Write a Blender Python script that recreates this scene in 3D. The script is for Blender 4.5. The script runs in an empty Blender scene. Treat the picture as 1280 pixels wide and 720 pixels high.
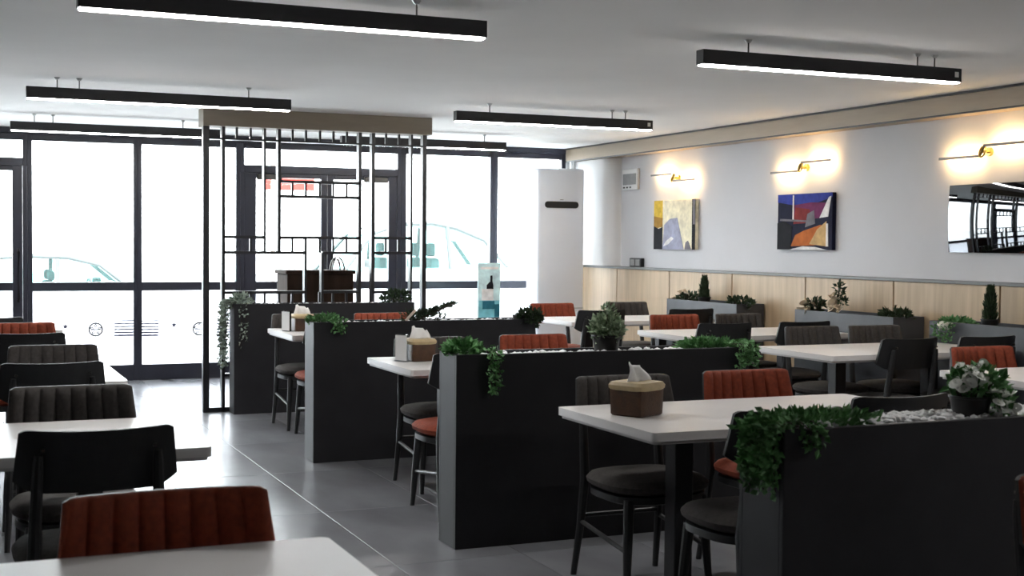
import bpy, bmesh, math, random
from mathutils import Vector, Matrix
PI = math.pi
sc = bpy.context.scene
C = sc.collection

# ------------------------------------------------------------------ camera
cam_d = bpy.data.cameras.new('camera')
cam = bpy.data.objects.new('camera', cam_d); C.objects.link(cam)
FPX, YAW, PITCH, ROLL = 1635.76, math.radians(23.388), math.radians(-1.967), math.radians(0.486)
fw = Vector((math.sin(YAW)*math.cos(PITCH), math.cos(YAW)*math.cos(PITCH), math.sin(PITCH)))
rt = Vector((math.cos(YAW), -math.sin(YAW), 0)); up = rt.cross(fw)
r2 = rt*math.cos(ROLL) + up*math.sin(ROLL); u2 = -rt*math.sin(ROLL) + up*math.cos(ROLL)
M = Matrix((( r2.x, u2.x, -fw.x, 0), (r2.y, u2.y, -fw.y, 0), (r2.z, u2.z, -fw.z, 1.40), (0, 0, 0, 1)))
cam.matrix_world = M
cam_d.sensor_width = 36.0
cam_d.lens = FPX/1280*36.0
cam_d.clip_end = 300
cam_d.dof.use_dof = True
cam_d.dof.focus_distance = 8.5
cam_d.dof.aperture_fstop = 7.0
sc.camera = cam

# ------------------------------------------------------------------ world, exposure
w = bpy.data.worlds.new('overcast_sky'); sc.world = w
w.use_nodes = True
bg = w.node_tree.nodes['Background']
bg.inputs['Color'].default_value = (0.93, 0.97, 1.0, 1)
bg.inputs['Strength'].default_value = 5.0
sc.view_settings.view_transform = 'Standard'
sc.view_settings.look = 'None'
sc.view_settings.gamma = 1.0
sc.view_settings.use_curve_mapping = False
sc.view_settings.exposure = 1.68
LED = 21.0          # linear ceiling lights
WARM = 45.0         # wall lamps

# ------------------------------------------------------------------ materials
MATS = {}
def mat(name, col, rough=.5, metal=0., noise=None, bump=None, spec=.5, emit=None, stretch=(1, 1, 1), col2=None):
    m = bpy.data.materials.new(name); m.use_nodes = True
    nt = m.node_tree; b = nt.nodes['Principled BSDF']
    b.inputs['Base Color'].default_value = (*col, 1)
    b.inputs['Roughness'].default_value = rough
    b.inputs['Metallic'].default_value = metal
    b.inputs['Specular IOR Level'].default_value = spec
    if noise or bump:
        tc = nt.nodes.new('ShaderNodeTexCoord'); mp = nt.nodes.new('ShaderNodeMapping')
        mp.inputs['Scale'].default_value = stretch
        nt.links.new(tc.outputs['Object'], mp.inputs['Vector'])
    if noise:
        sca, amt = noise
        n = nt.nodes.new('ShaderNodeTexNoise'); n.inputs['Scale'].default_value = sca; n.inputs['Detail'].default_value = 5
        nt.links.new(mp.outputs[0], n.inputs['Vector'])
        r = nt.nodes.new('ShaderNodeValToRGB')
        r.color_ramp.elements[0].position = .3; r.color_ramp.elements[1].position = .7
        c0 = tuple(max(0, c*(1-amt)) for c in col); c1 = col2 if col2 else tuple(min(1, c*(1+amt)) for c in col)
        r.color_ramp.elements[0].color = (*c0, 1); r.color_ramp.elements[1].color = (*c1, 1)
        nt.links.new(n.outputs['Fac'], r.inputs[0]); nt.links.new(r.outputs[0], b.inputs['Base Color'])
    if bump:
        bs, bstr = bump
        n2 = nt.nodes.new('ShaderNodeTexNoise'); n2.inputs['Scale'].default_value = bs; n2.inputs['Detail'].default_value = 4
        nt.links.new(mp.outputs[0], n2.inputs['Vector'])
        bp = nt.nodes.new('ShaderNodeBump'); bp.inputs['Strength'].default_value = bstr; bp.inputs['Distance'].default_value = .01
        nt.links.new(n2.outputs['Fac'], bp.inputs['Height']); nt.links.new(bp.outputs[0], b.inputs['Normal'])
    if emit:
        b.inputs['Emission Color'].default_value = (*emit[0], 1); b.inputs['Emission Strength'].default_value = emit[1]
    MATS[name] = m
    return m

mat('ceiling_paint', (.88, .875, .86), .9, noise=(1.2, .03))
mat('wall_paint', (.60, .60, .62), .8, noise=(2, .03))
mat('white_paint', (.74, .74, .74), .7, noise=(2, .02))
mat('floor_tile', (.20, .205, .22), .27, noise=(2.2, .22), bump=(30, .03), stretch=(1, .5, 1))
mat('grout', (.27, .27, .28), .8, noise=(20, .1))
mat('anthracite', (.023, .023, .026), .5, noise=(6, .12), spec=.3)
mat('anthracite_dark', (.012, .012, .013), .5, noise=(6, .1))
mat('wall_planter_grey', (.055, .06, .07), .5, noise=(6, .12))
mat('black_metal', (.012, .012, .014), .38, noise=(15, .15))
mat('lattice_steel', (.014, .014, .016), .32, noise=(15, .15))
mat('frame_aluminium', (.024, .026, .040), .35, noise=(8, .1))  # bluish veil of window glare is mixed into this frame colour
mat('black_wood', (.016, .017, .018), .48, noise=(25, .2), stretch=(1, 1, .2))
mat('rust_fabric', (.24, .042, .015), .85, noise=(60, .2), bump=(300, .15))
mat('grey_fabric', (.058, .052, .048), .9, noise=(60, .2), bump=(300, .15))
mat('table_laminate', (.72, .70, .68), .34, noise=(5, .03))
mat('table_edge', (.55, .53, .52), .5, noise=(8, .05))
mat('oak_panel', (.50, .365, .225), .5, noise=(3, .14), stretch=(6, 6, .5), bump=(60, .04))
mat('oak_dark', (.16, .10, .055), .6, noise=(6, .2), stretch=(4, 4, .6))
mat('soffit_oak', (.42, .34, .25), .55, noise=(4, .10), stretch=(3, .4, 3))
mat('header_beige', (.26, .22, .17), .6, noise=(4, .1), stretch=(.5, 3, 3))
mat('cap_grey', (.16, .16, .155), .5, noise=(6, .1))
mat('leather', (.065, .028, .011), .4, noise=(30, .25), bump=(120, .2))
mat('tan_leather', (.52, .40, .22), .5, noise=(30, .12))
mat('tissue', (.85, .84, .82), .9, noise=(20, .03))
mat('card_white', (.82, .82, .80), .6, noise=(10, .02))
mat('pebble_white', (.80, .80, .80), .6, noise=(40, .08))
mat('leaf_green', (.065, .20, .065), .6, noise=(18, .45), col2=(.18, .40, .15), spec=.3)
mat('leaf_dark', (.016, .038, .018), .6, noise=(18, .4), col2=(.05, .085, .04), spec=.3)
mat('leaf_pale', (.16, .22, .17), .55, noise=(18, .35), col2=(.38, .46, .38))
mat('leaf_variegated', (.07, .18, .06), .5, noise=(40, .4), col2=(.50, .60, .42))
mat('stem_brown', (.04, .03, .02), .8, noise=(30, .3))
mat('petal_white', (.86, .87, .82), .6, noise=(30, .08))
mat('petal_cream', (.70, .60, .46), .6, noise=(30, .12))
mat('flower_eye', (.25, .30, .06), .7, noise=(30, .2))
mat('pot_black', (.013, .013, .013), .4, noise=(20, .2))
mat('pot_olive', (.20, .19, .05), .6, noise=(20, .2))
mat('soil', (.02, .015, .012), .95, noise=(60, .4))
mat('ac_white', (.83, .86, .92), .35, noise=(3, .02))
mat('ac_black', (.008, .008, .01), .5, noise=(10, .1))
mat('grey_plastic', (.22, .22, .22), .5, noise=(20, .1))
mat('brass', (.45, .34, .12), .3, 1., noise=(20, .1))
mat('dark_steel', (.09, .085, .08), .35, 1., noise=(20, .1))
mat('steel', (.55, .55, .55), .3, 1., noise=(20, .05))
mat('brown_wood', (.040, .024, .017), .8, spec=.15, noise=(5, .3), stretch=(4, 4, .5))
mat('mirror', (.12, .125, .13), .02, 1.)
mat('decal_grey', (.07, .075, .085), .7, noise=(40, .1))
mat('decal_lilac', (.13, .13, .19), .7, noise=(40, .1))
mat('concrete', (.55, .55, .55), .9, noise=(1.5, .1))
mat('asphalt', (.40, .40, .41), .9, noise=(4, .1))
mat('car_paint', (.80, .82, .82), .25, noise=(2, .02))
mat('car_glass', (.10, .22, .22), .08, noise=(2, .1))
mat('car_trim', (.05, .06, .06), .5, noise=(5, .1))
mat('car_seat', (.035, .06, .06), .8, noise=(10, .2))
mat('tyre', (.03, .03, .03), .8, noise=(10, .2))
mat('red_cloth', (.55, .03, .02), .7, noise=(8, .15))
mat('cream_paint', (.70, .60, .50), .7, noise=(8, .05))
mat('led_white', (.9, .9, .9), .5, emit=((1.0, .97, .95), LED), noise=(5, .01))
mat('led_warm', (.9, .8, .6), .5, emit=((1.0, .66, .30), WARM), noise=(5, .01))
for nm, col in dict(ink_yellow=(.66, .45, .06), ink_ochre=(.36, .20, .04), ink_black=(.012, .012, .016), ink_cream=(.80, .74, .55),
                    ink_lilac=(.36, .37, .48), ink_navy=(.012, .013, .035), ink_blue=(.03, .05, .30), ink_plum=(.16, .03, .10),
                    ink_wine=(.22, .03, .03), ink_orange=(.46, .13, .03), ink_sand=(.55, .36, .16), ink_grey=(.18, .17, .19),
                    ink_white=(.78, .77, .75), ink_aqua=(.22, .58, .66), ink_pale=(.62, .82, .86), ink_teal=(.03, .16, .22)).items():
    mat(nm, col, .75, noise=(14, .22), spec=.12)

def glass(name, tint, film=None):
    m = bpy.data.materials.new(name); m.use_nodes = True; nt = m.node_tree; nt.nodes.clear()
    out = nt.nodes.new('ShaderNodeOutputMaterial'); tr = nt.nodes.new('ShaderNodeBsdfTransparent'); gl = nt.nodes.new('ShaderNodeBsdfGlossy')
    gl.inputs['Roughness'].default_value = .02; tr.inputs['Color'].default_value = (*tint, 1)
    fr = nt.nodes.new('ShaderNodeFresnel'); fr.inputs['IOR'].default_value = 1.3
    mx = nt.nodes.new('ShaderNodeMixShader')
    base = tr
    if film:
        tl = nt.nodes.new('ShaderNodeBsdfTranslucent'); tl.inputs['Color'].default_value = (.9, .92, .95, 1)
        m2 = nt.nodes.new('ShaderNodeMixShader'); m2.inputs[0].default_value = film
        nt.links.new(tr.outputs[0], m2.inputs[1]); nt.links.new(tl.outputs[0], m2.inputs[2]); base = m2
    nt.links.new(fr.outputs[0], mx.inputs[0]); nt.links.new(base.outputs[0], mx.inputs[1]); nt.links.new(gl.outputs[0], mx.inputs[2])
    nt.links.new(mx.outputs[0], out.inputs[0])
    MATS[name] = m
glass('window_glass', (.97, .99, .99))
glass('frosted_glass', (.97, .98, 1.0), .7)
glass('acrylic', (.93, .95, .96))
glass('car_window', (.52, .74, .72))

# ------------------------------------------------------------------ mesh helpers
def nb(): return bmesh.new()
def box(bm, x0, x1, y0, y1, z0, z1, bev=0., mi=0, rot=None, seg=1):
    t = bmesh.new()
    bmesh.ops.create_cube(t, size=1)
    for v in t.verts:
        v.co = Vector(((x0+x1)/2+v.co.x*(x1-x0), (y0+y1)/2+v.co.y*(y1-y0), (z0+z1)/2+v.co.z*(z1-z0)))
    if bev: bmesh.ops.bevel(t, geom=t.edges[:], offset=bev, segments=seg, affect='EDGES', profile=.5)
    merge(bm, t, rot, mi)
def merge(bm, t, mtx=None, mi=0):
    vm = {}
    for v in t.verts: vm[v] = bm.verts.new(mtx @ v.co if mtx else v.co)
    for f in t.faces:
        try:
            nf = bm.faces.new([vm[v] for v in f.verts]); nf.material_index = mi
        except ValueError: pass
    t.free()
def tube(bm, pts, rad, seg=8, mi=0):
    pts = [Vector(p) for p in pts]; n = len(pts)
    if not isinstance(rad, (list, tuple)): rad = [rad]*n
    rings = []; ref = Vector((0, 0, 1))
    d0 = (pts[1]-pts[0]).normalized()
    if abs(d0.z) > .9: ref = Vector((1, 0, 0))
    for i, p in enumerate(pts):
        d = (pts[min(i+1, n-1)]-pts[max(i-1, 0)]).normalized()
        a = d.cross(ref).normalized(); b = d.cross(a).normalized()
        rings.append([bm.verts.new(p+(a*math.cos(2*PI*k/seg)+b*math.sin(2*PI*k/seg))*rad[i]) for k in range(seg)])
    for i in range(n-1):
        for k in range(seg):
            f = bm.faces.new([rings[i][k], rings[i][(k+1) % seg], rings[i+1][(k+1) % seg], rings[i+1][k]]); f.material_index = mi
    for r in (rings[0][::-1], rings[-1]):
        f = bm.faces.new(r); f.material_index = mi
def lathe(bm, prof, c=(0, 0, 0), seg=20, n=2., sx=1., sy=1., mi=0):
    """rings of a superellipse of power n; prof = [(r, z)]"""
    rings = []
    for r, z in prof:
        ring = []
        for k in range(seg):
            a = 2*PI*k/seg; ca, sa = math.cos(a), math.sin(a)
            q = (abs(ca)**n+abs(sa)**n)**(-1/n)
            ring.append(bm.verts.new((c[0]+r*q*ca*sx, c[1]+r*q*sa*sy, c[2]+z)))
        rings.append(ring)
    for i in range(len(rings)-1):
        for k in range(seg):
            f = bm.faces.new([rings[i][k], rings[i][(k+1) % seg], rings[i+1][(k+1) % seg], rings[i+1][k]]); f.material_index = mi
    f = bm.faces.new(rings[0][::-1]); f.material_index = mi
    f = bm.faces.new(rings[-1]); f.material_index = mi
def prism(bm, poly, a0, a1, axis='z', mi=0):
    """extrude a 2D polygon along an axis: x -> (y,z), y -> (x,z), z -> (x,y)"""
    def P(p, a): return {'x': (a, p[0], p[1]), 'y': (p[0], a, p[1]), 'z': (p[0], p[1], a)}[axis]
    lo = [bm.verts.new(P(p, a0)) for p in poly]; hi = [bm.verts.new(P(p, a1)) for p in poly]
    for f in (lo[::-1], hi):
        q = bm.faces.new(f); q.material_index = mi
    for i in range(len(poly)):
        j = (i+1) % len(poly)
        q = bm.faces.new([lo[i], lo[j], hi[j], hi[i]]); q.material_index = mi
def obj(name, bm, m, parent=None, smooth=True, angle=35):
    bmesh.ops.recalc_face_normals(bm, faces=bm.faces[:])
    me = bpy.data.meshes.new(name); bm.to_mesh(me); bm.free()
    for x in (m if isinstance(m, (list, tuple)) else [m]): me.materials.append(MATS[x])
    if smooth:
        for p in me.polygons: p.use_smooth = True
        me.set_sharp_from_angle(angle=math.radians(angle))
    o = bpy.data.objects.new(name, me); C.objects.link(o)
    if parent: o.parent = parent
    return o
def tag(o, label, cat, group=None, kind=None):
    o['label'] = label; o['category'] = cat
    if group: o['group'] = group
    if kind: o['kind'] = kind
    return o
def thing(name, label, cat, loc=(0, 0, 0), rz=0., group=None):
    o = bpy.data.objects.new(name, None); C.objects.link(o)
    o.empty_display_size = .1; o.location = loc; o.rotation_euler = (0, 0, rz)
    return tag(o, label, cat, group)
def struct(o, label=None, cat=None):
    o['kind'] = 'structure'
    if label: o['label'] = label
    if cat: o['category'] = cat
    return o
def copy_tree(o, parent=None):
    c = o.copy(); C.objects.link(c); c.parent = parent
    for ch in list(o.children): copy_tree(ch, c)
    return c
def bx(name, dims, m, parent=None, bev=0., **k):
    bm = nb(); box(bm, *dims, bev=bev); return obj(name, bm, m, parent, **k)

# ------------------------------------------------------------------ room shell
XW, YW, ZC = 6.65, 13.47, 2.47      # right wall, window wall, ceiling
XL, YB = -5.6, -3.0
fl = struct(bx('floor', (XL, XW, YB, YW+.05, -.12, -.006), 'grout'), 'grey stone tile floor with pale joints', 'floor')
tb = nb(); box(tb, -.2985, .2985, -.5985, .5985, -.012, 0, bev=.001)
tile0 = obj('tile', tb, 'floor_tile', fl)
first = True
for i in range(-7, 9):
    for j in range(-5, 7):
        x, y = 1.78+.3+.6*i, 5.36+.6+1.2*j
        if x > XW+.25 or y > YW+.3: continue
        o = tile0 if first else tile0.copy()
        if not first: C.objects.link(o); o.parent = fl
        first = False
        # last row / column cut back to the walls
        hx = min(x+.2985, XW); hy = min(y+.5985, YW+.04); lx = x-.2985; ly = y-.5985
        o.location = ((hx+lx)/2, (hy+ly)/2, 0); o.scale = ((hx-lx)/.597, (hy-ly)/1.197, 1)
cl = struct(bx('ceiling', (XL, XW+.2, YB, YW+.12, ZC, ZC+.15), 'ceiling_paint'), 'flat pale grey plaster ceiling', 'ceiling')
wr = struct(bx('wall_right', (XW, XW+.2, YB, YW+.1, -.1, ZC), 'wall_paint'), 'pale grey painted wall above oak wainscot', 'wall')
struct(bx('wall_left', (XL-.2, XL, YB, YW+.1, -.1, ZC), 'white_paint'), 'plain white painted side wall', 'wall')
struct(bx('wall_back', (XL, XW, YB-.2, YB, -.1, ZC), 'white_paint'), 'plain white painted rear wall', 'wall')
# oak panels on the right wall
seams = [13.40, 12.43, 11.32, 10.19, 9.075, 7.965, 6.87, 5.77, 4.66, 3.55, 2.44, 1.33]
for a, b in zip(seams[:-1], seams[1:]):
    bx('wood_panel', (6.60, 6.648, b+.007, a-.007, .02, 1.135), 'oak_panel', wr, bev=.002)
bx('panel_backing', (6.63, 6.649, 1.0, 13.42, 0, 1.13), 'oak_dark', wr)
struct(bx('trim_1', (6.585, XW, 1.0, 13.42, 1.136, 1.16), 'cap_grey', bev=.002), 'thin grey cap rail on top of wood wainscot', 'trim')
so = struct(bx('trim_2', (6.45, XW, 0.5, YW-.06, 2.325, ZC-.012), 'soffit_oak', bev=.003), 'pale wooden box beam along the ceiling edge', 'beam')
bx('top_strip', (6.43, XW, 0.5, YW-.06, ZC-.014, ZC), 'black_metal', so)  # black trim line along the top of the beam
bx('edge_strip', (6.444, 6.462, 0.5, YW-.06, 2.318, 2.330), 'black_metal', so)
# rounded pipe casing in the corner
bm = nb()
poly = [(XW, 13.36), (6.50, 13.36), (6.50, 12.62)]
for k in range(1, 9):
    a = PI/2*k/8
    poly.append((6.62-.12*math.cos(a), 12.62-.17*math.sin(a)))
poly += [(XW, 12.44)]
prism(bm, poly, 1.165, 2.318, 'z')
struct(obj('trim_3', bm, 'white_paint'), 'white rounded pipe casing in the wall corner', 'casing')

# ------------------------------------------------------------------ window wall
HD = 2.41
F0, F1 = YW-.04, YW+.04
def rects_frame(bm, x0, x1, z0, z1, wl, wr_, wb, wt, y0=F0, y1=F1):
    box(bm, x0, x0+wl, y0, y1, z0, z1, bev=.003); box(bm, x1-wr_, x1, y0, y1, z0, z1, bev=.003)
    box(bm, x0+wl, x1-wr_, y0, y1, z0, z0+wb, bev=.003); box(bm, x0+wl, x1-wr_, y0, y1, z1-wt, z1, bev=.003)
win_n = [0]
def window(x0, x1, wl=.042, wr_=.042, label='', rail=True):
    win_n[0] += 1
    bm = nb(); rects_frame(bm, x0, x1, 0, HD, wl, wr_, .155, .06)
    box(bm, x0+wl, x1-wr_, F0, F1, .895, .98, bev=.003)
    o = struct(obj('window_%d' % win_n[0], bm, 'frame_aluminium'), label, 'window')
    bx('pane', (x0+wl, x1-wr_, YW-.006, YW+.006, .98, HD-.06), 'window_glass', o, smooth=False)
    bx('frosted_pane', (x0+wl, x1-wr_, YW-.006, YW+.006, .155, .895), 'frosted_glass', o, smooth=False)
    return o
W1 = window(.72, 1.75, .045, .04, 'tall dark framed window with emblem decals, beside the side door')
W2 = window(1.75, 2.77, .04, .045, 'tall dark framed window between the decal window and the double door')
W4 = window(4.50, 5.585, .06, .045, 'tall dark framed window to the air conditioner side of the door')
W5 = window(5.585, 6.46, .045, .05, 'dark framed corner window behind the white air conditioner')
x = -.40
while x > -1.4:
    window(x-1.03, x, label='tall dark framed window beyond the side door'); x -= 1.03
# transoms above the doors
def transom(x0, x1, label):
    win_n[0] += 1
    bm = nb(); rects_frame(bm, x0, x1, 2.10, HD, .04, .04, .08, .06)
    o = struct(obj('window_%d' % win_n[0], bm, 'frame_aluminium'), label, 'window')
    bx('pane', (x0+.04, x1-.04, YW-.006, YW+.006, 2.18, HD-.06), 'window_glass', o, smooth=False)
transom(2.77, 4.50, 'long transom window above the glass double door')
transom(-.40, .72, 'transom window above the single side door')
def door(n, x0, x1, wl, wr_, hx, label):
    bm = nb(); rects_frame(bm, x0, x1, .012, 2.0995, wl, wr_, .14, .045, YW-.03, YW+.03)
    box(bm, x0+wl, x1-wr_, YW-.03, YW+.03, .90, .98, bev=.003)
    o = struct(obj('door_%d' % n, bm, 'frame_aluminium'), label, 'door')
    bx('pane', (x0+wl, x1-wr_, YW-.005, YW+.005, .98, 2.055), 'window_glass', o, smooth=False)
    bx('frosted_pane', (x0+wl, x1-wr_, YW-.005, YW+.005, .15, .90), 'frosted_glass', o, smooth=False)
    bm = nb(); tube(bm, [(hx, YW-.03, .80), (hx, YW-.09, .82), (hx, YW-.09, 1.28), (hx, YW-.03, 1.30)], .013)
    obj('handle', bm, 'black_metal', o)
    cx = x0+.25 if hx > (x0+x1)/2 else x1-.25
    bx('door_closer', (cx-.13, cx+.13, YW-.09, YW-.031, 2.03, 2.09), 'dark_steel', o, bev=.008)
door(1, 2.815, 3.685, .12, .065, 3.655, 'dark framed glass door leaf nearer the decal windows')
door(2, 3.69, 4.455, .065, .09, 3.72, 'dark framed glass door leaf nearer the poster stand')
door(3, -.355, .675, .09, .09, .635, 'dark framed glass side door beyond the left table row')
bm = nb(); box(bm, 2.772, 2.812, F0, F1, 0, 2.10); box(bm, 4.458, 4.498, F0, F1, 0, 2.10); box(bm, -.398, -.358, F0, F1, 0, 2.10); box(bm, .678, .718, F0, F1, 0, 2.10)
struct(obj('trim_4', bm, 'frame_aluminium'), 'dark aluminium door jambs in the window wall', 'trim')
struct(bx('trim_5', (XL, 6.46, YW-.06, YW+.06, HD, ZC), 'frame_aluminium', bev=.003), 'dark head beam running above all the windows', 'trim')
struct(bx('wall_front', (6.46, XW, YW-.05, YW+.1, -.1, ZC), 'white_paint'), 'narrow white wall strip beside corner window', 'wall')
struct(bx('wall_light_block', (XL, -1.43, YW-.05, YW+.1, -.1, HD), 'wall_paint'), 'unseen grey wall added to cut daylight beyond the last window bay', 'wall')  # out of view; replaces window bays so planter ends get less daylight
# printed emblems on the frosted panes
YD = YW-.0095
def disc_ring(bm, cx, cz, r0, r1, seg=24, a0=0., a1=2*PI):
    n = seg
    for k in range(n):
        t0, t1 = a0+(a1-a0)*k/n, a0+(a1-a0)*(k+1)/n
        p = [(cx+r0*math.cos(t0), cz+r0*math.sin(t0)), (cx+r1*math.cos(t0), cz+r1*math.sin(t0)), (cx+r1*math.cos(t1), cz+r1*math.sin(t1)), (cx+r0*math.cos(t1), cz+r0*math.sin(t1))]
        prism(bm, p, YD, YD+.002, 'y')
def star(bm, cx, cz, r):
    poly = []
    for k in range(10):
        a = PI/2+PI*k/5; q = r if k % 2 == 0 else r*.5
        poly.append((cx+q*math.cos(a), cz+q*math.sin(a)))
    prism(bm, poly, YD, YD+.002, 'y')
def emblem(par, cx, cz):
    bm = nb(); disc_ring(bm, cx, cz, .054, .072); disc_ring(bm, cx, cz, .094, .101, 30)
    for k in range(5):
        a = PI/2+k*2*PI/5; disc_ring(bm, cx+.038*math.cos(a), cz+.038*math.sin(a), .004, .017, 8)
    box(bm, cx-.05, cx+.05, YD, YD+.002, cz-.008, cz+.008)
    obj('decal', bm, 'decal_grey', par, smooth=False)
def badge(par, cx, cz, text=True):
    bm = nb(); star(bm, cx, cz+.02, .032); disc_ring(bm, cx, cz+.01, .078, .082, 26)
    if text:
        for k in range(8): box(bm, cx-.085+.022*k, cx-.085+.022*k+.015, YD, YD+.002, cz-.115, cz-.10)
    obj('decal', bm, 'decal_lilac', par, smooth=False)
def stripes(par, x0, x1, cz):
    bm = nb()
    for k in range(6): box(bm, x0, x1, YD, YD+.002, cz-.075+.030*k, cz-.075+.030*k+.012+.0015*(5-k))
    obj('decal', bm, 'decal_lilac', par, smooth=False)
badge(W1, 1.065, .525); emblem(W1, 1.35, .512); stripes(W1, 1.525, 1.708, .515)
stripes(W2, 1.792, 1.957, .51); badge(W2, 2.106, .525); emblem(W2, 2.36, .50); stripes(W2, 2.53, 2.70, .50)

# ------------------------------------------------------------------ outside
struct(bx('ground_outside', (-30, 45, YW+.06, 60, -.30, -.12), 'concrete'), 'pale pavement and street outside the windows', 'ground')
def car(name, label, loc, rz, L, H):
    t = thing(name, label, 'car', loc, rz)
    h = H; W2_ = .86; b0 = .30*h; bl = .62*h
    prof = [(-L/2, b0*.8), (-L/2+.03, bl*.78), (-L/2+.85, bl*.95), (L/2-.25, bl*1.02), (L/2-.02, bl*.85), (L/2, b0*.8)]
    bm = nb(); prism(bm, prof, -W2_, W2_, 'y'); bmesh.ops.bevel(bm, geom=bm.edges[:], offset=.05, segments=2, affect='EDGES')
    body = obj('body', bm, 'car_paint', t)
    # roof and pillars from lofted side arches
    arch = [(-L/2+.80, bl*.93), (-L/2+1.30, h*.90), (-L/2+1.75, h*.985), (-L/2+2.3, h), (L/2-1.0, h*.96), (L/2-.55, h*.86), (L/2-.18, bl*1.0)]
    bm = nb()
    for s in (-1, 1):
        tube(bm, [(x_, s*(W2_-.03-.20*max(0, (z_-bl)/(h-bl))), z_) for x_, z_ in arch], .035, 6)
    for xx in (-.15, L/2-1.15):
        for s in (-1, 1): tube(bm, [(xx, s*(W2_-.04), bl*.97), (xx, s*(W2_-.21), h*.97)], .035, 6)
    obj('pillars', bm, 'car_trim', t)
    bm = nb(); rr = [[], []]
    for i_, s in ((0, -1), (1, 1)):
        for x_, z_ in arch[1:-1]: rr[i_].append(bm.verts.new((x_, s*(W2_-.22), z_+.012)))
    for k in range(len(rr[0])-1): bm.faces.new([rr[0][k], rr[0][k+1], rr[1][k+1], rr[1][k]])
    r_ = obj('roof', bm, 'car_paint', t); md = r_.modifiers.new('thick', 'SOLIDIFY'); md.thickness = .04
    bm = nb()
    for s in (-1, 1):
        vs = [bm.verts.new((x_, s*(W2_-.035-.20*max(0, (z_-bl)/(h-bl))), z_)) for x_, z_ in arch]
        bm.faces.new(vs)
    for a, b in ((0, 1), (5, 6)):
        q = [(arch[a], -1), (arch[a], 1), (arch[b], 1), (arch[b], -1)]
        bm.faces.new([bm.verts.new((p[0], s*(W2_-.06-.18*max(0, (p[1]-bl)/(h-bl))), p[1])) for p, s in q])
    gl_ = obj('window_glass', bm, 'car_window', t, smooth=False)
    for xx in (-.1, L/2-1.35):
        for s in (-.38, .38):
            bm = nb(); box(bm, xx-.06, xx+.10, s-.24, s+.24, b0, h*.70, bev=.05, seg=2); box(bm, xx-.03, xx+.07, s-.12, s+.12, h*.71, h*.83, bev=.04, seg=2)
            box(bm, xx-.45, xx, s-.24, s+.24, b0, b0+.2, bev=.05)
            obj('seat', bm, 'car_seat', t)
    bm = nb(); tube(bm, [(-.62+.05*math.cos(a), .38+.18*math.cos(a), h*.60+.17*math.sin(a)) for a in [2*PI*k/14 for k in range(15)]], .016, 6)
    obj('steering_wheel', bm, 'car_trim', t)
    for xx in (-L/2+.75, L/2-.70):
        for s in (-1, 1):
            bm = nb(); tube(bm, [(xx, s*(W2_-.19), .31), (xx, s*(W2_-.17), .31), (xx, s*(W2_+.0), .31), (xx, s*(W2_+.01), .31)], [.27, .31, .31, .28], 20)
            wl_ = obj('wheel', bm, 'tyre', t)
            bm = nb(); tube(bm, [(xx, s*(W2_+.005), .31), (xx, s*(W2_+.02), .31)], [.2, .17], 12); obj('hub', bm, 'steel', wl_)
    for s in (-1, 1):
        bm = nb(); box(bm, -L/2+1.12, -L/2+1.26, s*(W2_+.05)-.06, s*(W2_+.05)+.06, bl*1.0, bl*1.0+.13, bev=.03, seg=2); obj('side_mirror', bm, 'car_trim', t)
        bm = nb(); box(bm, -.25, -.05, s*(W2_+.003)-.012, s*(W2_+.003)+.012, bl*.86, bl*.86+.03, bev=.008); obj('door_handle', bm, 'car_trim', t)
    return t
car('parked_car', 'tall white car outside the window behind the poster stand', (6.55, 20.0, -.12), 0, 3.7, 1.82)
car('parked_car', 'low white car parked outside the decal windows', (1.35, 21.0, -.12), PI, 4.1, 1.27)
t = thing('banner_flag', 'red banner on a cream post outside the glass door', 'banner', (3.70, 16.0, -.12))
bm = nb(); tube(bm, [(0, 0, 0), (0, 0, 2.46)], .03); obj('post', bm, 'cream_paint', t)
bm = nb(); box(bm, -.12, .52, -.012, .012, 2.15, 2.42, bev=.004); obj('cloth', bm, 'red_cloth', t)
bm = nb(); tube(bm, [(0, 0, 0), (0, 0, .05)], [.2, .18], 16); obj('foot', bm, 'concrete', t)
t = thing('street_sign', 'small tan street sign beyond the low parked car', 'sign', (1.79, 24.0, -.12))
bm = nb(); tube(bm, [(0, 0, 0), (0, 0, 1.6)], .025); obj('post', bm, 'steel', t)
bm = nb(); box(bm, -.15, .15, -.045, -.025, 1.36, 1.5, bev=.004); obj('board', bm, 'cream_paint', t)

# ------------------------------------------------------------------ lattice screen
YS0, YS1 = 10.725, 10.795
scr = thing('lattice_screen', 'black steel lattice screen under a beige header', 'screen', (0, 0, 0))
bx('header', (1.90, 3.85, 10.66, 10.88, 2.325, ZC), 'header_beige', scr, bev=.003)
def vbar(x, z0, z1, wd=.022):
    wd *= 1.25
    y1 = YS1 if z1-z0 > .2 else YS0+.025
    bx('vertical_bar', (x-wd/2, x+wd/2, YS0, y1, z0, z1), 'lattice_steel', scr, bev=.002)
def hbar(x0, x1, z, wd=.024): bx('horizontal_bar', (x0, x1, YS0, YS1, z-wd/2, z+wd/2), 'lattice_steel', scr, bev=.002)
GX = [2.075, 2.183, 2.297, 2.414, 2.535, 2.646, 2.759, 2.879, 2.995, 3.112, 3.228, 3.345, 3.458, 3.574, 3.690, 3.808]
HB = 2.325
vbar(1.936, 0, HB, .040); vbar(3.808, 0, HB, .030)
vbar(GX[0], 0, HB, .022); vbar(GX[11], 0, HB, .024); vbar(GX[10], 0, HB)
for k in (1, 2, 4, 5, 6, 7, 8, 9, 12, 13, 14):
    if k not in (4, 14): vbar(GX[k], 2.235, HB, .014)
vbar(GX[3], 1.30, HB, .014); vbar(GX[4], 1.30, HB, .022); vbar(GX[14], .30, HB, .014)
hbar(1.95, 3.80, 2.228, .014)
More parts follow.
